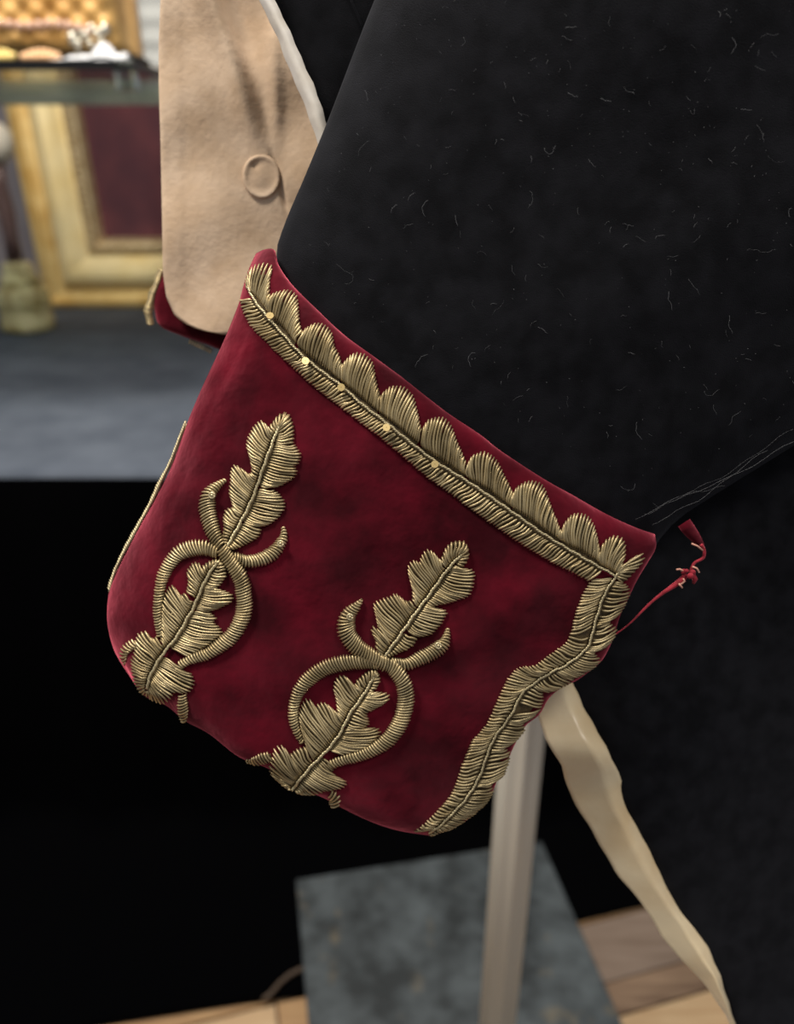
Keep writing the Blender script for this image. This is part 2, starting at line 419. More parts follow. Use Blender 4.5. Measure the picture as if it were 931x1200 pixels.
# ---- right border
SR = [(728, 668), (719, 680), (708, 698), (703, 713), (698, 729), (692, 752), (686, 762), (677, 770), (663, 780), (650, 786), (635, 795), (622, 804), (611, 814), (602, 833), (592, 848), (580, 864), (571, 885), (565, 903), (557, 920), (545, 938), (528, 956), (516, 968), (503, 977)]
spr = Line(SR)
INN = [(698, 678), (691, 682), (686, 690), (681, 700), (676, 714), (672, 728), (669, 740), (664, 752), (650, 763), (636, 773), (625, 780), (608, 782), (597, 792), (590, 804), (583, 820), (577, 834), (571, 847), (562, 858), (552, 870), (547, 883), (541, 897), (536, 913), (530, 928), (520, 942), (508, 954), (496, 966), (484, 975)]
mb = MB(); lobe(mb, spr, INN, gap=3, shift=-0.7, sag=3.6, pitch=3.95, mode='proj', lm=0.0015)
sub('embroidered_band', mb, None, GM)
OUTS = [
 [(728, 682), (738, 688), (738, 697), (733, 710), (726, 720), (716, 727), (708, 730)],
 [(713, 729), (722, 735), (722, 744), (716, 753), (708, 760), (697, 763)],
 [(696, 764), (704, 773), (700, 780), (690, 787), (676, 794), (664, 796)],
 [(664, 792), (672, 796), (664, 804), (652, 809), (642, 811)],
 [(636, 807), (637, 823), (630, 836), (622, 842), (612, 842)],
 [(612, 842), (616, 853), (610, 864), (600, 872), (589, 876)],
 [(590, 876), (598, 882), (595, 900), (590, 910), (582, 915), (575, 918)],
 [(576, 918), (578, 930), (570, 942), (558, 953), (546, 962), (532, 970), (520, 974), (505, 980)]]
for l in OUTS:
    mb = MB(); lobe(mb, spr, l, gap=3, shift=0.75, sag=3.2, pitch=3.8, mode='proj'); sub('embroidered_scallop', mb, None, GM)
mb = MB(); rope(mb, spr, r=1.0); sub('twisted_cord', mb, M['cordm'])

# ---- oak-leaf motifs
def leaf(vein, lobes, shift=0.25, r=1.25, lm=0.0019):
    vn = Line(vein); mb = MB()
    for l in lobes: lobe(mb, vn, l, gap=3.2, shift=-shift, sag=2.4, pitch=3.55, lm=lm)
    sub('embroidered_leaf', mb, None, GM)
    mb = MB(); rope(mb, vn, r=r, lift=0.0018, pitch=7.5); sub('leaf_vein', mb, M['cordm'])
# upper left leaf
leaf([(266, 640), (275, 625), (291, 595), (300, 574), (308, 550), (318, 523), (327, 499)],
 [[(341, 494), (337, 485), (333, 483), (328, 485), (322, 491), (317, 499), (314.5, 505)],
  [(315, 504), (307, 493), (301, 495), (297, 500), (292, 509), (289, 521), (292, 534), (295, 545), (294, 556)],
  [(294, 556), (288, 554), (280, 547), (275, 545), (271, 549), (270, 563), (268, 575), (271, 587), (273, 596)],
  [(273, 594), (264, 597), (262, 606), (262, 620), (261, 632), (265, 641)],
  [(333, 484), (339, 485), (343, 494), (345, 505), (345, 515), (344, 521)],
  [(344, 521), (348, 523), (353, 532), (352, 541), (346, 547), (349, 552), (345, 560), (334, 567), (322, 571)],
  [(320, 573), (329, 580), (335, 590), (331, 601), (319, 613), (305, 617)],
  [(306, 619), (305, 628), (291, 637), (277, 643), (268, 643)]])
# lower left leaf
leaf([(172, 807), (177, 790), (190, 768), (208, 745), (220, 724), (226, 714), (232, 700), (242, 678), (255, 658)],
 [[(262, 661), (257, 655), (247, 657), (239, 662), (235, 669)],
  [(235, 666), (233, 660), (225.6, 660), (220, 668), (220, 683), (219, 694)],
  [(217, 695), (209, 697), (206, 691), (201, 686), (194, 694), (189, 707), (189, 725), (188, 742), (188, 752)],
  [(184, 745), (176, 748), (170, 739), (160, 745), (157, 762), (153, 776), (156, 795), (161, 808), (169, 815)],
  [(257, 656), (265, 664), (265, 676), (257, 687), (250, 692)],
  [(254, 690), (266, 693), (274, 698), (271, 706), (259, 712), (245, 717)],
  [(246, 718), (254, 723), (251, 729), (260, 737), (261, 743), (252, 750), (243, 757), (233, 764), (222, 771)],
  [(217, 780), (217, 788), (225, 790), (228, 799), (226, 808), (218, 813), (206, 812), (195, 824), (183, 823), (170, 815)]])
# upper middle leaf
leaf([(451, 769), (460, 757), (475, 736), (489, 716), (502, 699), (515, 681), (526, 666), (541, 650)],
 [[(549, 645), (546, 636), (538, 633), (526, 638), (519, 649), (517, 659)],
  [(516, 656), (504, 644), (497, 647), (492, 655), (491, 659), (484, 656), (478, 664), (480, 677), (483, 689), (483, 704)],
  [(482, 704), (474, 703), (463, 695), (457, 699), (447, 702), (438, 708), (441, 723), (443, 735)],
  [(444, 738), (437, 734), (435, 740), (440, 749), (441, 759), (447, 768)],
  [(541, 634), (548, 640), (550, 649), (547, 660), (542, 665)],
  [(538, 667), (555, 668), (556, 680), (554, 691), (547, 700), (525, 707), (508, 710)],
  [(508, 712), (524, 716), (522, 724), (518, 731), (505, 744), (492, 746)],
  [(490, 748), (483, 758), (464, 767), (452, 772)]])
# lower middle leaf
leaf([(342, 926), (365, 898), (383, 880), (399, 859), (410, 837), (425, 816), (439, 793)],
 [[(444, 790), (439, 784), (430, 787), (420, 795), (415, 803)],
  [(414, 802), (410, 797), (401, 791), (393, 797), (391, 808), (394, 821), (395, 837)],
  [(394, 838), (389, 830), (379, 823), (371, 825), (369, 829), (363, 819), (355, 822), (350, 840), (354, 858), (359, 876)],
  [(358, 874), (350, 877), (342, 882), (341, 890)],
  [(341, 888), (331, 874), (322, 876), (319, 889), (315, 901), (321, 911), (340, 926)],
  [(440, 785), (446, 794), (443, 804), (437, 812)],
  [(436, 812), (447, 811), (457, 814), (455, 821), (443, 829), (430, 836)],
  [(430, 837), (432, 843), (432, 850), (423, 856)],
  [(424, 856), (432, 853), (445, 854), (446, 860), (436, 873), (421, 880), (403, 886)],
  [(396, 899), (390, 907), (406, 916), (404, 922), (394, 926), (380, 928), (368, 932), (350, 929)]])
def bar(name, line, half, **k):
    mb = MB(); satin(mb, line, half, **k); return sub(name, mb, None, GM)
# rings, horns, tails
bar('embroidered_ring', [(256, 648), (241, 642), (227, 642.5), (211, 648), (199, 661), (191, 676), (187, 694), (185, 712), (185.5, 728), (188, 745)], [7, 9.2, 9.8, 9, 8, 7, 6, 5.5, 5, 4])
bar('embroidered_ring', [(259, 641), (262, 646), (268, 655), (276, 667), (283, 680), (286, 698), (286, 716), (281, 731), (272, 745), (259, 756), (244, 766), (226, 772), (211, 779)], [8, 8.5, 9, 9.2, 9.4, 9.4, 9.2, 9, 9, 8, 7, 6, 4.5], base=0.0006)
bar('embroidered_tendril', [(260, 641), (250, 623), (243.5, 600), (243.5, 582), (252, 571), (264, 562.5)], [7.5, 9, 10, 10, 7, 2])
bar('embroidered_tendril', [(273, 652), (289, 658), (308, 655), (322, 646), (332, 630), (332, 618)], [6, 7.5, 8, 8.5, 6.5, 2])
bar('embroidered_tail', [(160, 752), (150, 759), (145, 767), (146, 778)], [5, 6, 5, 2], lift=0.0014)
bar('embroidered_tail', [(214, 813), (214, 825), (215, 838), (215.7, 846)], [5, 6.5, 6.5, 4], lift=0.0014)
bar('embroidered_ring', [(444, 778), (427, 775.5), (403, 777), (381, 783), (363, 795), (350, 811), (344.6, 828), (344, 842), (348, 857), (354, 870)], [7, 8.5, 9.2, 9.2, 9, 8.5, 7, 6, 5, 3])
bar('embroidered_ring', [(446, 775), (457, 780), (463, 785), (472, 798), (476, 815), (474, 833), (467, 851), (454, 868), (436, 880), (418, 887), (402, 891), (386, 897)], [8.5, 9, 9.4, 9.8, 9.8, 9.6, 9.2, 9, 7.5, 6.5, 6, 5], base=0.0006)
bar('embroidered_tendril', [(425, 702), (417, 711), (408, 721), (405.5, 734), (410, 748), (423, 762), (441, 772.5), (452, 779)], [2, 7, 10, 11, 10.5, 10, 9.5, 8.5], base=0.0005)
bar('embroidered_tendril', [(458, 776), (475, 779), (492, 772), (510, 763), (521, 752), (525, 737)], [6, 7.5, 8, 9, 8, 2])
bar('embroidered_tail', [(318, 886), (306, 890), (298, 892.5), (289, 892)], [6.5, 7, 5, 2], lift=0.0014)
bar('embroidered_tail', [(386, 929), (392, 936), (393, 946)], [5, 8, 5], lift=0.0014)
# little purl knots on the tendrils and loose sequins on the border
for x, y in ((248.4, 580.5), (329, 637), (410.3, 723), (514, 756.6)):
    mb = MB(); ring = [S(x+3.2*math.cos(a), y+3.2*math.sin(a), 0.0030) for a in np.linspace(0, 2*PI, 13)]
    mb.tube(ring, 1.3*PX, 6); mb.sphere(S(x, y, 0.0031), 2.0*PX, 6); sub('purl_knot', mb, M['cordm'])
for x, y, t in ((358, 423, .3), (316.5, 370, 1.3), (400, 454, 0), (453, 501, .2), (510, 544, -.2)):
    c = S(x, y, 0.0031); mb = MB(); n_ = (Vector((0, 0, H))-Vector((c.x, c.y, H-0.02))+Vector((0.06*math.sin(t*5), 0, 0.15+0.1*t))).normalized()
    a = n_.orthogonal().normalized(); b = n_.cross(a); pts = []
    for dz in (0, 0.00025):
        for rr in (0.5, 4.4):
            pts += [c+n_*dz+(a*math.cos(q)+b*math.sin(q))*rr*PX for q in np.linspace(0, 2*PI, 13)[:-1]]
    fs = []
    for k in range(12):
        k2 = (k+1) % 12; fs += [(k, k2, 12+k2, 12+k), (24+k, 36+k, 36+k2, 24+k2), (12+k, 12+k2, 36+k2, 36+k), (k, 24+k, 24+k2, k2)]
    mb.add(pts, fs); sub('sequin', mb, M['sequin']).data.shade_flat()
# cord edging seen along the left fold (it edges the back of the cuff)
mb = MB(); ln = Line([(219, 497), (210, 519), (199, 545), (188, 566), (178, 588), (166, 610), (155, 630), (144, 650), (134, 672), (128, 694)])
n_ = int(ln.len/3.0)
for i in range(n_):
    t = i/n_*ln.len; q = ln.at(t); tg = ln.tan(t); nn = np.array([tg[1], -tg[0]])
    wd = 2.6*min(1, 0.25+t/90)*(0.75+0.3*math.sin(t*0.09+0.5)+0.15*math.sin(t*0.4)+0.25*math.exp(-((t-115)/22)**2))
    base_d = plane(q[0], q[1])+0.024
    pts = []
    for k in range(5):
        x = -1+2*k/4; p = q-nn*(0.6+1.6*max(0, 1-t/70)-x*wd*0.75)*1.0+tg*x*2.2
        pts.append(P(p[0], p[1], base_d+0.002-0.0012*math.sqrt(1-x*x)))
    mb.tube(pts, 1.35*PX, 5)
mb.tube([P(*(ln.at(t)+np.array([0.5, 0])), plane(*ln.at(t))+0.027) for t in np.linspace(0, ln.len, 40)], 2.0*PX, 6)
sub('edge_cord', mb, M['cordm'])

# ---- sleeve (flattened wool tube entering the cuff)
SL = [((345, 375), (742, 690)), ((330, 330), (756, 664)), ((324, 295), (775, 630)), ((334, 262), (800, 605)), ((345, 235), (830, 585)), ((356, 210), (870, 560)), ((384, 142), (960, 505)), ((415, 61), (1080, 440)), ((439, 0), (1180, 385)), ((478, -90), (1330, 305)), ((520, -190), (1500, 220)), ((680, -440), (1850, 20))]
la = Line([a for a, b in SL]); lb = Line([b for a, b in SL])
V = []; Fs = []; NR, NS = 60, 72
for j in range(NR):
    t = j/(NR-1); A = la.at(t*la.len); B = lb.at(t*lb.len)
    for k in range(NS):
        q = 2*PI*k/NS
        u = (1-math.cos(q))/2
        front = q <= PI
        p = A+(B-A)*u+np.array([-.587, .81])*46*math.sin(PI*u)*(1-0.35*t)
        z = 0.022+0.012*t
        big = 1+0.5*t
        dd = plane(*p)+0.032
        if front:
            a = min(u/0.42, 1); pz = 0.026*math.sqrt(max(0, 1-(1-a)**2))*big
            if u > 0.55: pz *= math.sqrt(max(0, 1-((u-0.55)/0.45)**2))*0.85+0.15*(1-(u-.55)/.45)
            dd -= pz
            dd += math.sin(PI*u)*(0.0012*math.sin(t*14+u*5)+0.0010*math.sin(u*13-t*9))
        else:
            dd += 0.008*math.sin(PI*u)
        V.append(P(p[0], p[1], dd))
for j in range(NR-1):
    for k in range(NS):
        k2 = (k+1) % NS; Fs.append((j*NS+k, j*NS+k2, (j+1)*NS+k2, (j+1)*NS+k))
Fs.append(tuple(range(NS))[::-1]); Fs.append(tuple((NR-1)*NS+k for k in range(NS)))
sleeve = part('sleeve', (V, Fs), M['wool'])
sleeve['label'] = 'black wool sleeve flecked with lint'
def sleeve_pt(px, py, lift=0.0):
    """front surface depth of the sleeve near a pixel"""
    best = None
    for j in range(0, NR, 1):
        t = j/(NR-1); A = la.at(t*la.len); B = lb.at(t*lb.len)
        ab = B-A; u = float(np.dot(np.array([px, py])-A, ab)/np.dot(ab, ab)); u = min(max(u, 0.02), 0.98)
        p = A+ab*u+np.array([-.587, .81])*46*math.sin(PI*u)*(1-0.35*t)
        e = (p[0]-px)**2+(p[1]-py)**2
        if best is None or e < best[0]: best = (e, t, u)
    e, t, u = best
    a = min(u/0.42, 1); pz = 0.026*math.sqrt(max(0, 1-(1-a)**2))*(1+0.5*t)
    if u > 0.55: pz *= math.sqrt(max(0, 1-((u-0.55)/0.45)**2))*0.85+0.15*(1-(u-.55)/.45)
    dd = plane(px, py)+0.032-pz+math.sin(PI*u)*(0.0012*math.sin(t*14+u*5)+0.0010*math.sin(u*13-t*9))
    return P(px, py, dd-lift)
mb = MB()
def inside_sleeve(x, y):
    return y < 300+(x-322)*0.70-8 and x > 335+(300-y)*0.44 and y < 610-(x-775)*0.62
cnt_ = 0
while cnt_ < 420:
    x, y = random.uniform(330, 931), random.uniform(0, 600)
    if not inside_sleeve(x, y): continue
    cnt_ += 1
    L = random.choice([1, 1.5, 2, 2, 2.5, 3, 6, 10, 16, 26]); a = random.uniform(0, 2*PI); pts = []
    n = max(2, int(L/3)+2); cx, cy = x, y
    d0 = sleeve_pt(x, y, 0.0005)
    dax = (d0-Vector((0, 0, H))).dot(Vector((0, CT, -ST)))
    for i in range(n):
        pts.append(P(cx, cy, dax)); a += random.uniform(-0.7, 0.7); cx += math.cos(a)*L/n; cy += math.sin(a)*L/n
    mb.tube(pts, random.uniform(0.06, 0.16)*PX*(1.8 if L < 3 else 1), 3)
for x0, y0, x1, y1, r in ((745, 610, 931, 520, .16), (765, 618, 900, 530, .14), (755, 600, 850, 566, .12), (790, 590, 931, 505, .1)):
    pts = []
    for i in range(16):
        t = i/15; x = x0+(x1-x0)*t; y = y0+(y1-y0)*t+3*math.sin(t*7+x0)+1.5*math.sin(t*19)
        pts.append(P(x, y, plane(x, y)+0.016))
    mb.tube(pts, r*PX, 3)
o = part('lint_fibres', mb, M['lint']); o['kind'] = 'stuff'; o['label'] = 'pale lint on black wool'

# ---- body of the coat behind the sleeve
EDGE = [(280, -90), (312, 0), (335, 49), (358, 101), (373, 150), (420, 262), (480, 400), (545, 560), (600, 690), (660, 815), (700, 870), (728, 940), (760, 1000), (785, 1050), (815, 1100), (838, 1150), (858, 1200), (890, 1290)]
le = Line(EDGE)
rows, cols = 90, 40; V = []; Fs = []
def body_depth(x, y, u):
    return plane(x, y)+0.056+0.006*math.sin(x*0.012+y*0.002+0.6)+0.004*math.sin(x*0.021-y*0.006)
for lay in (0, 1):
    for j in range(rows):
        e = le.at(j/(rows-1)*le.len)
        for i in range(cols):
            u = (i/(cols-1)); x = e[0]+(1250-e[0])*u; y = e[1]
            dd = body_depth(x, y, u)+0.0035*(lay)+0.05*max(0, (x-900)/350)**2
            if i == 0: dd += 0.0017*(1 if lay == 0 else -1)
            V.append(P(x, y, dd))
nn_ = rows*cols
for j in range(rows-1):
    for i in range(cols-1):
        a = j*cols+i; Fs.append((a, a+cols, a+cols+1, a+1)); a += nn_; Fs.append((a, a+1, a+cols+1, a+cols))
    a = j*cols; Fs.append((a, a+nn_, a+nn_+cols, a+cols)); a = j*cols+cols-1; Fs.append((a, a+cols, a+cols+nn_, a+nn_))
for i in range(cols-1):
    a = i; Fs.append((a, a+1, a+1+nn_, a+nn_)); a = (rows-1)*cols+i; Fs.append((a, a+nn_, a+1+nn_, a+1))
body = part('coat_front', (V, Fs), M['wool'])
# dark overlap seam beside the sleeve
mb = MB()
pts = [P(x, y, body_depth(x, y, 0)-0.0006) for x, y in ((404, -20), (414, 5), (424, 28), (434, 50))]
mb.tube(pts, 1.6*PX, 6); part('front_seam', mb, M['wool'])

# ---- cream silk edging: narrow above, a broad twisted strip below the cuff
RL = [(285, -90, 300, -90), (303, 0, 321, 0), (327, 49, 346, 49), (348, 101, 369, 101), (366, 150, 384, 150), (410, 262, 432, 262), (470, 400, 496, 400), (535, 560, 566, 560), (590, 690, 628, 690), (621, 780, 664, 782), (628, 825, 684, 826), (637, 864, 704, 863), (658, 896, 720, 896), (672, 938, 739, 938), (697, 980, 762, 982), (725, 1025, 782, 1022), (753, 1060, 800, 1058), (774, 1095, 824, 1095), (795, 1120, 834, 1120), (816, 1141, 843, 1141), (836, 1168, 851, 1166), (850, 1190, 860, 1190), (866, 1225, 872, 1225)]
ll = Line([(a, b) for a, b, c_, d_ in RL], False); rr_ = Line([(c_, d_) for a, b, c_, d_ in RL], False)
yl = np.array([r[1] for r in RL], float)
V = []; Fs = []; R2, C2 = 170, 15
for lay in (0, 1):
    for j in range(R2):
        y = -80+(1220+80)*j/(R2-1)
        xl = np.interp(y, [r[1] for r in RL], [r[0] for r in RL]); xr = np.interp(y, [r[3] for r in RL], [r[2] for r in RL])
        xl += 0.9*math.sin(y*0.06)+0.6*math.sin(y*0.17); xr += 0.9*math.sin(y*0.05+1)+0.7*math.sin(y*0.21)
        k = min(1, max(0, (y-760)/80))
        for i in range(C2):
            u = i/(C2-1); x = xl+(xr-xl)*u
            f = 0.0020*math.sin(PI*u)
            crease = 0.0060*k*(abs(u-(0.66-0.06*math.sin(y*0.02)))/0.5)*(1.6 if u > 0.66-0.06*math.sin(y*0.02) else 0.55)
            bend = 0.014*k*math.exp(-((y-880)/34)**2)
            dd = plane(x, y)+0.047+crease-f*(1-k)-bend+0.0015*k*math.sin(y*0.035+u*2)+lay*0.0012
            V.append(P(x, y, dd))
nn_ = R2*C2
for j in range(R2-1):
    for i in range(C2-1):
        a = j*C2+i; Fs.append((a, a+C2, a+C2+1, a+1)); a += nn_; Fs.append((a, a+1, a+C2+1, a+C2))
    a = j*C2; Fs.append((a, a+nn_, a+nn_+C2, a+C2)); a = j*C2+C2-1; Fs.append((a, a+C2, a+C2+nn_, a+nn_))
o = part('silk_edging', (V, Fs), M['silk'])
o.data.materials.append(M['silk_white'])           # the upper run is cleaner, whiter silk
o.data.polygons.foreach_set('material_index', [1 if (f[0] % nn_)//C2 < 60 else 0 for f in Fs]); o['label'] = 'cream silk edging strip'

# ---- beige lining of the far front, with its red velvet hem
LB = [(182, -90), (188, 0), (186, 50), (186, 100), (188, 160), (190, 260), (191, 320), (195, 348), (205, 370), (221, 382), (240, 388), (262, 392)]
lbn = Line(LB)
rows, cols = 120, 90; V = []; Fs = []
def fold_x(y): return np.interp(y, [-90, 0, 70, 140, 180, 240], [244, 264, 288, 308, 322, 336])
def beige_depth(x, y):
    d = plane(x, y)+0.088
    fx = fold_x(y); amp = np.interp(y, [-90, 60, 150, 215], [1, 1, 0.55, 0])
    t = x-fx
    d -= 0.006*amp*math.exp(-((t+16)/15)**2)                       # roll left of the fold
    d += 0.0065*amp*(1/(1+math.exp(-(t)/6.0)))*math.exp(-max(0, t)/30)  # valley
    rx = 315+0.03*(y-30); d -= 0.0022*math.exp(-((x-rx-5)/9)**2)*np.interp(y, [20, 45, 140, 190], [0, 1, 1, 0])  # second ridge
    d -= 0.0007/(1+math.exp((x-211-0.012*y)/2.2))                 # turned hem along left edge
    d += 0.0008*math.sin(x*0.05)*math.sin(y*0.03)+0.0009*math.sin(x*0.02+y*0.045+1)
    tk = x-(325+(y-205)*0.28)
    d += 0.0022*math.exp(-(tk/3.0)**2)*np.interp(y, [172, 195, 235, 262], [0, 1, 1, 0])
    # right side dimple round the button
    rb = math.hypot((x-306.5)/22, (y-207)/26)
    return d
for lay in (0, 1):
    for j in range(rows):
        y = -90+482*j/(rows-1)
        xa = np.interp(y, [q[1] for q in LB], [q[0] for q in LB])
        xb = np.interp(y, [-90, 392], [470, 470])
        for i in range(cols):
            x = xa+(xb-xa)*(i/(cols-1)); d = beige_depth(x, y)+lay*0.003
            if i == 0: d += 0.0012*(1 if lay == 0 else -1)
            V.append(P(x, y, d))
nn_ = rows*cols
for j in range(rows-1):
    for i in range(cols-1):
        a = j*cols+i; Fs.append((a, a+cols, a+cols+1, a+1)); a += nn_; Fs.append((a, a+1, a+cols+1, a+cols))
    a = j*cols; Fs.append((a, a+nn_, a+nn_+cols, a+cols))
for i in range(cols-1):
    a = (rows-1)*cols+i; Fs.append((a, a+nn_, a+1+nn_, a+1))
lining = part('front_lining', (V, Fs), M['linen']); lining['label'] = 'beige linen lining of the far front'
# covered button
mb = MB(); V = []; Fs = []; n1, n2 = 12, 40
rad_prof = [(0, 0.0012), (0.2, 0.0011), (0.45, 0.0007), (0.66, 0.0006), (0.78, 0.0009), (0.88, 0.0013), (0.95, 0.0012), (1.0, 0.0005), (1.03, -0.0006)]
for (r_, l_) in rad_prof:
    for k in range(n2):
        a = 2*PI*k/n2; x = 306.5+r_*(22*math.cos(a)*math.cos(-.12)-26*math.sin(a)*math.sin(-.12)); y = 207+r_*(22*math.cos(a)*math.sin(-.12)+26*math.sin(a)*math.cos(-.12))
        dimp = 0.0016*math.exp(-((x-299)**2/18+(y-193)**2/7))
        V.append(P(x, y, plane(x, y)+0.0872-l_+dimp))
for j in range(len(rad_prof)-1):
    for k in range(n2): k2 = (k+1) % n2; Fs.append((j*n2+k, (j+1)*n2+k, (j+1)*n2+k2, j*n2+k2))
bt = mesh_obj('covered_button', V, Fs, M['linen']); bt.parent = lining

# velvet hem behind the lining
HV = [(196, 268), (193, 300), (190, 322), (181, 345), (182, 366), (188, 382), (212, 393), (238, 402), (258, 410), (300, 430), (400, 450)]
HB = [(330, 268), (330, 300), (330, 315), (332, 325), (335, 335), (340, 350), (350, 360), (370, 370), (400, 380), (430, 400)]
l1, l2 = Line(HV), Line(HB); V = []; Fs = []; rows, cols = 90, 24
for lay in (0, 1):
    for j in range(rows):
        A = l1.at(j/(rows-1)*l1.len); B = l2.at(j/(rows-1)*l2.len)
        for i in range(cols):
            u = (i/(cols-1))**1.5; p = A+(B-A)*u
            d = plane(*p)+0.099-0.004*math.sqrt(max(0, 1-(1-min(1, u/0.10))**2))+lay*0.006
            V.append(P(p[0], p[1], d))
nn_ = rows*cols
for j in range(rows-1):
    for i in range(cols-1):
        a = j*cols+i; Fs.append((a, a+cols, a+cols+1, a+1)); a += nn_; Fs.append((a, a+1, a+cols+1, a+cols))
    a = j*cols; Fs.append((a, a+nn_, a+nn_+cols, a+cols))
hem = part('velvet_hem', (V, Fs), M['velvet']); hem['label'] = 'crimson velvet hem edged in gold'
mb = MB(); ln = Line([(190, 318), (184, 335), (178, 350), (174, 366), (176, 380)])
for i in range(24):
    t = i/23*ln.len; q = ln.at(t); dq = plane(*q)+0.0985
    mb.tube([P(q[0]-4-1.0*math.sin(i*.8), q[1]-2, dq), P(q[0], q[1]+0.5, dq-0.0015), P(q[0]+4, q[1]-1.5, dq)], 1.7*PX*1.2, 5)
g = mb.build('gold_braid', M['gold']); g.parent = hem
mb = MB()
for i in range(9):
    x = 224+i*3; y = 399+i*1.4; dq = plane(x, y)+0.099
    mb.tube([P(x, y-2, dq), P(x-1, y+1, dq-0.001), P(x-2, y+3, dq)], 1.5*PX, 5)
g = mb.build('gold_braid', M['gold']); g.parent = hem

# ---- loose red thread by the cuff's corner
mb = MB()
def TP(x, y, dz=0): return P(x, y, plane(x, y)+0.012+dz)
def soft(pts2, rads, dz=0, m=1):
    a = cat([(x, y, r) for (x, y), r in zip(pts2, rads)], 26*m); return [TP(q[0], q[1], dz) for q in a], [max(0.3, q[2])*PX for q in a]
p_, r_ = soft([(719, 745), (738, 731), (759, 710), (773, 698), (792, 685), (802, 678)], [1.0, 1.0, 1.6, 2.0, 3.4, 4.5]); mb.tube(p_, r_, 6)
p_, r_ = soft([(810, 670), (814, 660), (824, 654), (826, 646), (822, 638)], [2.2, 1.8, 2.0, 2.0, 2.4]); mb.tube(p_, r_, 6)
for a in range(6):
    x, y = 806+random.uniform(-6, 7), 672+random.uniform(-6, 5)
    mb.sphere(TP(x, y, -0.0005*a), random.uniform(3, 4.6)*PX, 6, sc=(1, 0.8, random.uniform(.7, 1.3)))
mb.tube([TP(812, 672), TP(815, 679), TP(813, 684)], [3*PX, 3.4*PX, 1.5*PX], 6)
part('loose_thread', mb, M['thread'])['label'] = 'frayed red thread with knot'
mb = MB()
for pts2 in ([(803, 670), (797, 667), (793, 667.5)], [(812, 664), (817, 666), (820, 671)], [(797, 686), (803, 681), (801, 678)], [(811, 637), (818, 640), (824, 645)], [(796, 684), (800, 689)]):
    mb.tube([TP(x, y, -0.0015) for x, y in pts2], 1.3*PX, 5)
part('thread_fray', mb, M['threadlight'])
V = []; Fs = []
fl_ = [((795, 617), (809, 608)), ((800, 624), (815, 617)), ((806, 630), (821, 627)), ((814, 637), (826, 638)), ((821, 642), (825, 644))]
for lay in (0, 1):
    for j, (a, b) in enumerate(fl_):
        for i in range(6):
            u = i/5; x = a[0]+(b[0]-a[0])*u; y = a[1]+(b[1]-a[1])*u; V.append(TP(x, y, -0.0016*math.sin(PI*u)+0.0012*lay+0.0008*j))
n_ = 30
for j in range(4):
    for i in range(5): a = j*6+i; Fs += [(a, a+6, a+7, a+1), (a+n_, a+1+n_, a+7+n_, a+6+n_)]
    a = j*6; Fs += [(a, a+n_, a+n_+6, a+6), (a+5, a+11, a+11+n_, a+5+n_)]
for i in range(5): Fs += [(i, i+1, i+1+n_, i+n_), (24+i, 24+i+n_, 25+i+n_, 25+i)]
part('velvet_scrap', (V, Fs), M['velvet'])

# ================================================================ BACKGROUND
TZ = 0.716; TY = 1.105
# floor
fl = MB(); fl.box((0, 1.5, -0.03), 6, 6, 0.04); fo = fl.build('floor', M['stem'], smooth=False); fo['kind'] = 'structure'
woods = [mat('plank_wood_%s' % n, srgb(*a), 0.6, col2=srgb(*b), nscale=9, detail=6, aniso=(1, 9, 1), ramp=(0.3, 0.7)) for n, a, b in
         (('orange', (150, 112, 74), (180, 144, 100)), ('greyish', (112, 94, 80), (134, 116, 102)), ('brown', (104, 80, 62), (146, 120, 96)), ('pale', (184, 148, 108), (206, 176, 136)))]
ang = math.radians(15); ex = Vector((math.cos(ang), math.sin(ang), 0)); ey = Vector((-math.sin(ang), math.cos(ang), 0))
o0 = G(725, 1148); off = o0.dot(ey)
edges = [off-0.05-0.095*k for k in range(6, 0, -1)]+[off-0.05, off, off+0.10]+[off+0.10+0.095*k for k in range(1, 5)]
seamx = G(322, 1165).dot(ex)
for k in range(len(edges)-1):
    a, b = edges[k], edges[k+1]
    mid = (a+b)/2
    if abs(mid-(off+0.05)) < 0.01: mi = 1
    elif abs(mid-(off-0.025)) < 0.01: mi = 2
    else: mi = [0, 3][k % 2]
    cuts = [-1.3, seamx+(0 if k % 2 == 0 or abs(mid-(off+0.05)) < 0.06 else 0.3), seamx+0.27+0.04*(k % 3), 1.5]
    for q in range(3):
        x0, x1 = cuts[q]+0.0015, cuts[q+1]-0.0015
        if x1-x0 < 0.05: continue
        m_ = woods[mi] if q == 2 else woods[[0, 3][(k+q) % 2]]
        c = ex*((x0+x1)/2)+ey*mid; mb = MB(); mb.box((c.x, c.y, -0.006+0.001*((k*7+q) % 3)), x1-x0, b-a-0.003, 0.012, ang)
        p_ = mb.build('plank', m_, smooth=False); p_.parent = fo; bevelled(p_, 0.0015, 1)
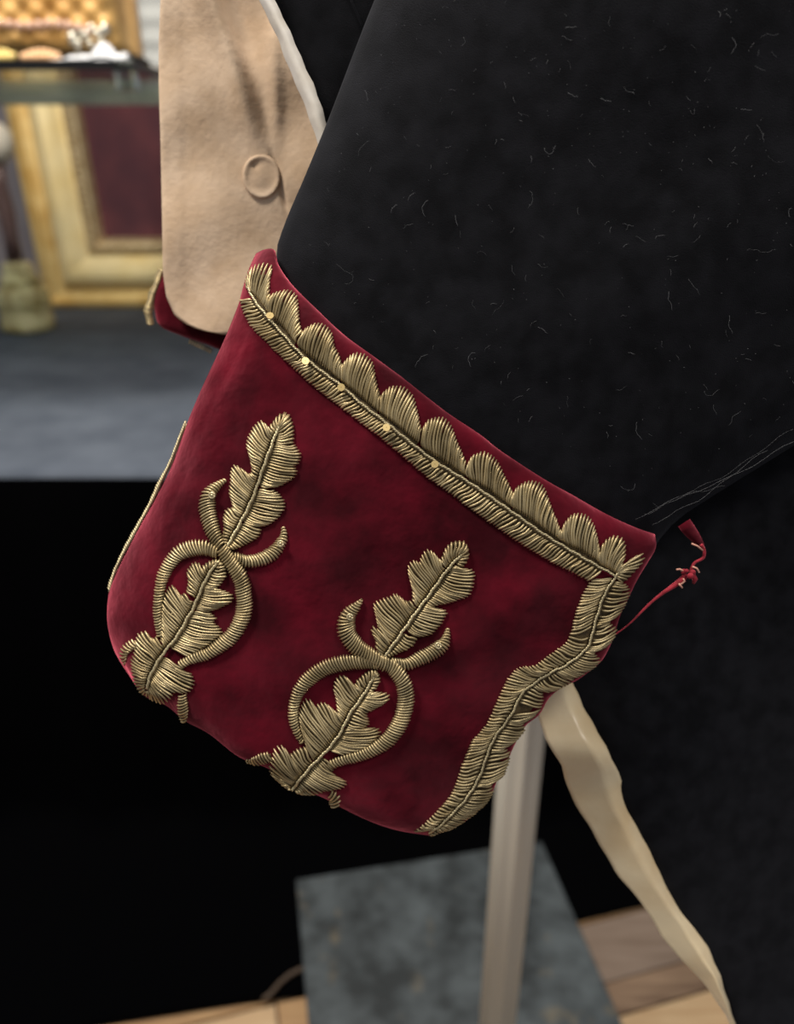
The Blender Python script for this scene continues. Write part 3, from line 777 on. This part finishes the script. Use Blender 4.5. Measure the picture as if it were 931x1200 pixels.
# draped display table
tbl = thing('draped_table', 'table with blue-grey top cover and floor-length black drape', 'table', None, (0, 1.9, 0))
mb = MB(); n = 30; V = []; Fs = []
for i, (yy, zz) in enumerate([(TY+0.000, TZ-0.045), (TY+0.001, TZ-0.03), (TY+0.004, TZ-0.016), (TY+0.014, TZ-0.006), (TY+0.034, TZ-0.001), (TY+0.055, TZ), (2.75, TZ), (2.75, TZ-0.03), (TY+0.055, TZ-0.03)]):
    for k in range(n): x = -2.2+3.6*k/(n-1); V.append(Vector((x, yy, zz)))
for i in range(8):
    for k in range(n-1): a = i*n+k; Fs.append((a, a+1, a+n+1, a+n))
mb.add(V, Fs); under(mb.build('top_cover', M['cover']), tbl)
hem_pts = [G(-200, 1250), G(0, 1225), G(160, 1199), G(280, 1180), G(355, 1171), G(470, 1135), G(580, 1105), G(690, 1080), G(750, 1066), G(880, 1040), G(1100, 1000)]
V = []; Fs = []; n = 160; prf = [(0, 0.0), (0.04, 0.0), (0.2, 0.0), (0.5, 0.02), (0.8, 0.06), (0.93, 0.10), (0.985, 0.2)]
for k in range(n):
    x = -1.9+3.1*k/(n-1); yh = np.interp(x, [q.x for q in hem_pts], [q.y for q in hem_pts]); yh = min(yh, TY-0.03)
    fd = 0.012*math.sin(x*26)+0.008*math.sin(x*61+1)
    z0 = TZ-0.024
    for (s_, o_) in prf: V.append(Vector((x, TY-0.006+fd*s_*1.2-o_*0.15-0.012*min(1, s_*20)*0.3, z0*(1-s_)+0.012)))
    yb = TY+fd*1.2-0.03
    for t in (0.1, 0.35, 0.6, 0.85, 0.97): V.append(Vector((x, yb+(yh-yb)*t, 0.012+0.010*math.sin(PI*t)*(0.5+0.5*math.sin(x*17+t*8)))))
    V.append(Vector((x, yh, 0.006)))
    V.append(Vector((x, yh+0.004, 0.002))); V.append(Vector((x, TY-0.05, 0.002)))
m_ = len(prf)+8
for k in range(n-1):
    for i in range(m_-1): a = k*m_+i; Fs.append((a, a+1, a+m_+1, a+m_))
under(mesh_obj('drape', V, Fs, M['drape']), tbl)
for x in (-1.9, 1.1):
    for y in (1.25, 2.6):
        mb = MB(); mb.box((x, y, (TZ-0.03)/2), 0.05, 0.05, TZ-0.03); under(mb.build('leg', M['stem'], smooth=False), tbl)

# stand: slate plate, ribbed pole
c0, c1, c2 = G(347, 1030, 0.024), G(635, 985, 0.024), G(740, 1200, 0.024)
exs = (c1-c0); wS = exs.length; exs.normalize(); eys = Vector((exs.y, -exs.x, 0))
std = thing('garment_stand', 'steel pole on a mottled slate-grey square base plate behind the cuff', 'stand', None, (0.1, 0.6, 0.012))
mb = MB(); aS = math.atan2(exs.y, exs.x); LS = 0.66
ctr = c0+exs*wS/2+eys*LS/2
mb.box((ctr.x, ctr.y, 0.0185), wS, LS, 0.011, aS)
o = mb.build('base_plate', M['slate'], smooth=False); under(o, std); bevelled(o, 0.003, 3)
o['label'] = 'mottled grey slate base plate'
nt = M['slate'].node_tree; b = nt.nodes['Principled BSDF']; prev = b.inputs['Base Color'].links[0].from_socket
tn = nt.nodes.new('ShaderNodeTexNoise'); tn.inputs['Scale'].default_value = 22; tn.inputs['Detail'].default_value = 3
tr = nt.nodes.new('ShaderNodeValToRGB'); tr.color_ramp.elements[0].position = 0.62; tr.color_ramp.elements[1].position = 0.85
mx = nt.nodes.new('ShaderNodeMix'); mx.data_type = 'RGBA'; mx.inputs[7].default_value = srgb(118, 104, 78)
tcn = nt.nodes.new('ShaderNodeTexCoord'); nt.links.new(tcn.outputs['Object'], tn.inputs['Vector'])
nt.links.new(tn.outputs['Fac'], tr.inputs['Fac']); nt.links.new(tr.outputs['Color'], mx.inputs[0]); nt.links.new(prev, mx.inputs[6]); nt.links.new(mx.outputs[2], b.inputs['Base Color'])
pb = W(584, 1190, 0.60)
mb = MB(); mb.lathe([(0.0225, 0.024), (0.0225, 0.6), (0.0225, 1.0), (0.0225, 1.55)], (pb.x, pb.y, 0), 96, flute=0.12, nfl=8)
under(mb.build('pole', M['pole']), std)
mb = MB(); mb.lathe([(0.045, 0.024), (0.045, 0.030), (0.036, 0.038), (0.026, 0.046), (0.026, 0.06)], (pb.x, pb.y, 0), 32)
under(mb.build('pole_collar', M['pole']), std)

# thin cable from under the plate
mb = MB(); pts2 = [(308, 1172), (318, 1164), (328, 1152), (340, 1142), (352, 1136), (362, 1133)]
mb.tube([G(x, y, 0.018) for x, y in pts2], 0.0035, 8)
o = mb.build('cable', M['cable']); o['label'] = 'thin brown cable lying beside the slate plate'; o['category'] = 'cable'

# gilt frame leaning on the table
fr = thing('picture_frame', 'broad gilt picture frame with maroon cloth inside, standing on table', 'frame', None, (-0.6, 2.5, TZ))
YF = 2.50
bl = W(63, 353, YF); br = W(420, 353, YF)
fx0 = bl.x; fx1 = fx0+0.95; fz0 = TZ+0.001; fz1 = TZ+0.84
lean = math.radians(-4)
def FP(x, z, y):   # frame plane, leaning back slightly
    dz = z-fz0; return Vector((x-0.055*dz, YF-y*math.cos(lean)+dz*math.sin(-lean), fz0+dz*math.cos(lean)+y*0.0))
mw = 0.165
secs = [('frame_side', 0, 0.045, [(0.0000, 0), (0.0000, 0.055), (0.0144, 0.062), (0.0264, 0.045), (0.0540, 0.030)], 'gilt'),
        ('frame_cove', 0.045, 0.125, [(0.0540, 0.030), (0.0660, 0.055), (0.0900, 0.064), (0.1140, 0.058), (0.1416, 0.040), (0.1500, 0.036)], 'gilt_lit'),
        ('frame_ornament', 0.125, 0.165, [(0.1500, 0.036), (0.1584, 0.048), (0.1704, 0.050), (0.1800, 0.042), (0.1896, 0.034), (0.1980, 0.008), (0.1980, 0.0)], 'gilt_orn')]
for nm, a, b_, pr, mt in secs:
    V = []; Fs = []
    for (w_, y_) in pr:
        V += [FP(fx0+w_, fz0+w_, y_), FP(fx1-w_, fz0+w_, y_), FP(fx1-w_, fz1-w_, y_), FP(fx0+w_, fz1-w_, y_)]
    for i in range(len(pr)-1):
        for k in range(4): Fs.append((i*4+k, i*4+(k+1) % 4, (i+1)*4+(k+1) % 4, (i+1)*4+k))
    under(mesh_obj(nm, V, Fs, M[mt], smooth=False), fr)
mb = MB()
for i in range(26):
    for (xx, zz) in ((fx0+0.174, fz0+0.195+i*0.02), (fx0+0.195+i*0.024, fz0+0.174)):
        if zz < fz1-0.19 and xx < fx1-0.19: mb.sphere(FP(xx, zz, 0.05), 0.0085, 5)
o = mb.build('bead_moulding', M['gilt_orn']); o['kind'] = 'stuff'; under(o, fr)
V = [FP(fx0+0.85, fz0+0.85, 0.006), FP(fx1-0.85, fz0+0.85, 0.006), FP(fx1-0.85, fz1-0.85, 0.006), FP(fx0+0.85, fz1-0.85, 0.006),
     FP(fx0+0.01, fz0+0.01, 0), FP(fx1-0.01, fz0+0.01, 0), FP(fx1-0.01, fz1-0.01, 0), FP(fx0+0.01, fz1-0.01, 0)]
under(mesh_obj('cloth_backing', V, [(0, 1, 2, 3), (4, 7, 6, 5), (0, 4, 5, 1), (1, 5, 6, 2), (2, 6, 7, 3), (3, 7, 4, 0)], M['canvas'], smooth=False), fr)
# second slimmer gilt frame edge behind it
V = []; mb = MB()
a0, a1 = W(33, 185, 2.56), W(60, 345, 2.56)
fr2 = thing('slim_frame', 'slim gilt frame edge just behind the broad gilt frame', 'frame', None, (a1.x, 2.58, TZ))
mb.box(((a0.x+a1.x)/2-0.0, 2.60, TZ+0.235), 0.028, 0.03, 0.47); o = under(mb.build('stile', M['gilt'], smooth=False), fr2); bevelled(o, 0.006)
mb = MB(); mb.box(((a0.x+a1.x)/2+0.25, 2.60, TZ+0.015), 0.48, 0.03, 0.028); under(mb.build('rail', M['gilt'], smooth=False), fr2)

# candlestick
yb_ = 2.12; cb = W(33, 380, yb_)
cs = thing('candlestick', 'amber crystal candlestick with brown stem and pale ivory knob', 'candlestick', None, (cb.x, cb.y, TZ))
sc = 0.0026
mb = MB(); mb.lathe([(0.055, 0), (0.068, 0.006), (0.070, 0.02), (0.066, 0.05), (0.068, 0.085), (0.064, 0.105), (0.050, 0.118), (0.052, 0.13), (0.040, 0.150), (0.038, 0.168), (0.028, 0.178)], (cb.x, cb.y, TZ), 16)
under(mb.build('crystal_base', M['brass_glass'], smooth=False), cs)
mb = MB(); mb.lathe([(0.020, 0.178), (0.018, 0.24), (0.022, 0.30), (0.016, 0.36), (0.020, 0.41)], (cb.x, cb.y, TZ), 16)
under(mb.build('stem', M['stem']), cs)
mb = MB(); mb.lathe([(0.018, 0.41), (0.040, 0.425), (0.050, 0.45), (0.048, 0.48), (0.030, 0.50), (0.018, 0.505)], (cb.x, cb.y, TZ), 20)
under(mb.build('knob', M['ball']), cs)

# glass shelf
sh = thing('glass_shelf', 'glass shelf with black front rail above the draped table', 'shelf', None, (-0.9, 1.6, TZ))
sz = W(80, 71, 1.34).z; xr = W(156, 71, 1.34).x
mb = MB(); mb.box(((-1.9+xr)/2, 1.60, sz-0.006), xr+1.9, 0.52, 0.012); o = under(mb.build('glass_panel', M['glass'], smooth=False), sh); bevelled(o, 0.002)
mb = MB(); mb.box(((-1.9+xr)/2-0.01, 1.336, sz-0.0065), xr+1.9-0.03, 0.006, 0.013); under(mb.build('front_rail', M['black_metal'], smooth=False), sh)
mb = MB(); mb.box(((-1.9+xr)/2, 1.868, sz-0.020), xr+1.9, 0.012, 0.030); under(mb.build('back_rail', mat('smoked_lip', srgb(98, 98, 88), 0.4, col2=srgb(128, 126, 112), nscale=8), smooth=False), sh)
zc = W(147, 106, 1.36).z
mb = MB(); mb.box((W(146, 90, 1.36).x, 1.37, (sz-0.012+zc)/2), 0.030, 0.03, sz-0.012-zc); o = under(mb.build('corner_block', M['glass'], smooth=False), sh); bevelled(o, 0.003)
for y in (1.36, 1.85):
    mb = MB(); mb.box((-1.6, y, (TZ+sz-0.012)/2), 0.03, 0.03, sz-TZ-0.012); under(mb.build('post', M['black_metal'], smooth=False), sh)
# goods on the shelf
def Sx(px, Y=1.40): return W(px, 66, Y).x
ppm = lambda Y: Y/CT/F*1.12
u_ = (W(100, 60, 1.42)-W(0, 60, 1.42)).length/100   # metres per pixel there
cu = thing('quilted_box', 'gold quilted satin box on the glass shelf', 'box', None, (Sx(70), 1.47, sz))
xA, xB = Sx(-70, 1.47), Sx(163, 1.47); zb = sz+13*u_; zt = sz+95*u_
V = []; Fs = []; nx, nz = 60, 20
ring = []
for side in (0, 1):
    for j in range(nz+1):
        for i in range(nx+1):
            x = xA+(xB-xA)*i/nx; z = zb+(zt-zb)*j/nz
            q = (0.006*abs(math.sin((i*0.42+j*0.5)))+0.006*abs(math.sin((i*0.42-j*0.5))))
            ed = min(1, min(i, nx-i)/4, min(j, nz-j)/3+0.2)
            y = 1.47+(-1 if side == 0 else 1)*(0.075*math.sqrt(max(0, ed*(2-ed)))+q*ed)
            V.append(Vector((x, y, z)))
nn_ = (nx+1)*(nz+1)
for j in range(nz):
    for i in range(nx): a = j*(nx+1)+i; Fs += [(a, a+1, a+nx+2, a+nx+1), (a+nn_, a+nx+1+nn_, a+nx+2+nn_, a+1+nn_)]
for i in range(nx): a = i; Fs.append((a, a+nn_, a+1+nn_, a+1)); a = nz*(nx+1)+i; Fs.append((a, a+1, a+1+nn_, a+nn_))
for j in range(nz): a = j*(nx+1); Fs.append((a, a+nx+1, a+nx+1+nn_, a+nn_)); a += nx; Fs.append((a, a+nn_, a+nx+1+nn_, a+nx+1))
under(mesh_obj('padded_body', V, Fs, M['cushion']), cu)
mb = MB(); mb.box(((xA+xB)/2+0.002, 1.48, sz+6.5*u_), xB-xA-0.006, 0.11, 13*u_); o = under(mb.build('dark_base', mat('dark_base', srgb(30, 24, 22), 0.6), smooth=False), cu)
# bead string along the box front
bs = thing('pearl_string', 'string of blush pearls lying along the front of the gold box', 'necklace', None, (Sx(40), 1.385, sz))
for i in range(12):
    x = Sx(-16+i*11.3, 1.385); z = sz+(38+1.2*math.sin(i)-0.045*max(0, i-6)**2*3)*u_
    mb = MB(); mb.sphere((0, 0, 0), 5.4*u_, 8)
    o = mb.build('pearl', M['pearl']); o.location = (x, 1.385, z); o.parent = bs; o.matrix_parent_inverse = Matrix.Translation(-Vector(bs.location))
mb = MB(); mb.tube([Vector((Sx(-16+i*11.3, 1.385), 1.385, sz+(38+1.2*math.sin(i)-0.045*max(0, i-6)**2*3)*u_)) for i in range(12)], 0.001, 6)
under(mb.build('cord', M['lace']), bs)
mb = MB()
for i, (px, dz, r) in enumerate(((88, 26, 6), (97, 32, 5), (104, 28, 5), (112, 35, 5), (118, 30, 5), (127, 34, 6.5), (94, 20, 5), (122, 22, 4), (108, 20, 4))):
    mb.sphere((Sx(px, 1.385), 1.385, sz+dz*u_), r*u_, 7)
mb.tube([Vector((Sx(86, 1.39), 1.385, sz+18*u_)), Vector((Sx(102, 1.39), 1.385, sz+34*u_)), Vector((Sx(126, 1.39), 1.385, sz+30*u_))], 0.003, 6)
mb.tube([Vector((Sx(90, 1.39), 1.39, sz)), Vector((Sx(94, 1.39), 1.388, sz+20*u_))], 0.003, 6)
mb.tube([Vector((Sx(124, 1.39), 1.39, sz)), Vector((Sx(124, 1.39), 1.388, sz+24*u_))], 0.003, 6)
o = mb.build('jewelled_brooch', M['silver']); o['label'] = 'silver beaded brooch propped against the gold box'; o['category'] = 'brooch'
# crumpled lace with raised fold
V = []; Fs = []; nx, ny = 50, 8
def lz(px):
    return 3+2*math.sin(px*0.4)*0.4+17*math.exp(-((px-122)/13)**2)+5*math.exp(-((px-146)/7)**2)+4*math.exp(-((px-92)/14)**2)
for lay in (0, 1):
    for j in range(ny):
        for i in range(nx):
            px = 62+i*(150-62)/(nx-1); s_ = math.sin(PI*(j+0.6)/(ny+0.2))
            V.append(Vector((Sx(px, 1.36), 1.345+j*0.006, sz+0.0004+(lz(px)*s_*u_ if lay == 0 else max(0, lz(px)*s_-4)*u_*0.8))))
nn_ = nx*ny
for j in range(ny-1):
    for i in range(nx-1): a = j*nx+i; Fs += [(a, a+1, a+nx+1, a+nx), (a+nn_, a+nx+nn_, a+nx+1+nn_, a+1+nn_)]
o = mesh_obj('lace_cloth', V, Fs, M['lace']); o['label'] = 'crumpled white lace on the edge of the glass shelf'; o['category'] = 'lace'
for nm, lab, px0, n_, mt, hh in (('bead_cluster', 'pale yellow bead cluster at the left of the shelf edge', -12, 5, 'yellow', 10), ('bead_cluster', 'peach bead cluster on the shelf between yellow beads and lace', 28, 7, 'peach', 8)):
    mb = MB()
    for i in range(n_):
        for j in range(2):
            mb.sphere((Sx(px0+i*6.2+j*2, 1.355), 1.352+0.004*j, sz+(4+j*5*math.sin(PI*(i+.5)/n_))*u_), 4.2*u_, 6)
    o = mb.build(nm, M[mt]); o['label'] = lab; o['category'] = 'beads'
# white ribbed jar farther back, right of the box
jx = W(178, 60, 2.08)
mb = MB(); pr = []
for i in range(24):
    z = i*0.011; pr.append((0.085+0.004*math.sin(i*1.6)-0.02*(i/24)**3, z))
mb.lathe(pr, (jx.x+0.03, 2.08, sz), 28)
o = mb.build('ribbed_vase', M['plaster']); o['label'] = 'white ribbed vase behind the gold box at shelf end'; o['category'] = 'vase'
# black bracket shelf that the vase stands on
mb = MB(); mb.box((jx.x+0.12, 2.08, sz-0.006), 0.42, 0.24, 0.011)
o = mb.build('side_shelf', M['black_metal'], smooth=False); o['label'] = 'dark side shelf carrying the ribbed vase'; o['category'] = 'shelf'; bevelled(o, 0.002)
# wall
mb = MB(); mb.box((0, 3.2, 1.3), 7, 0.1, 2.7); o = mb.build('wall_back', M['wall'], smooth=False); o['kind'] = 'structure'
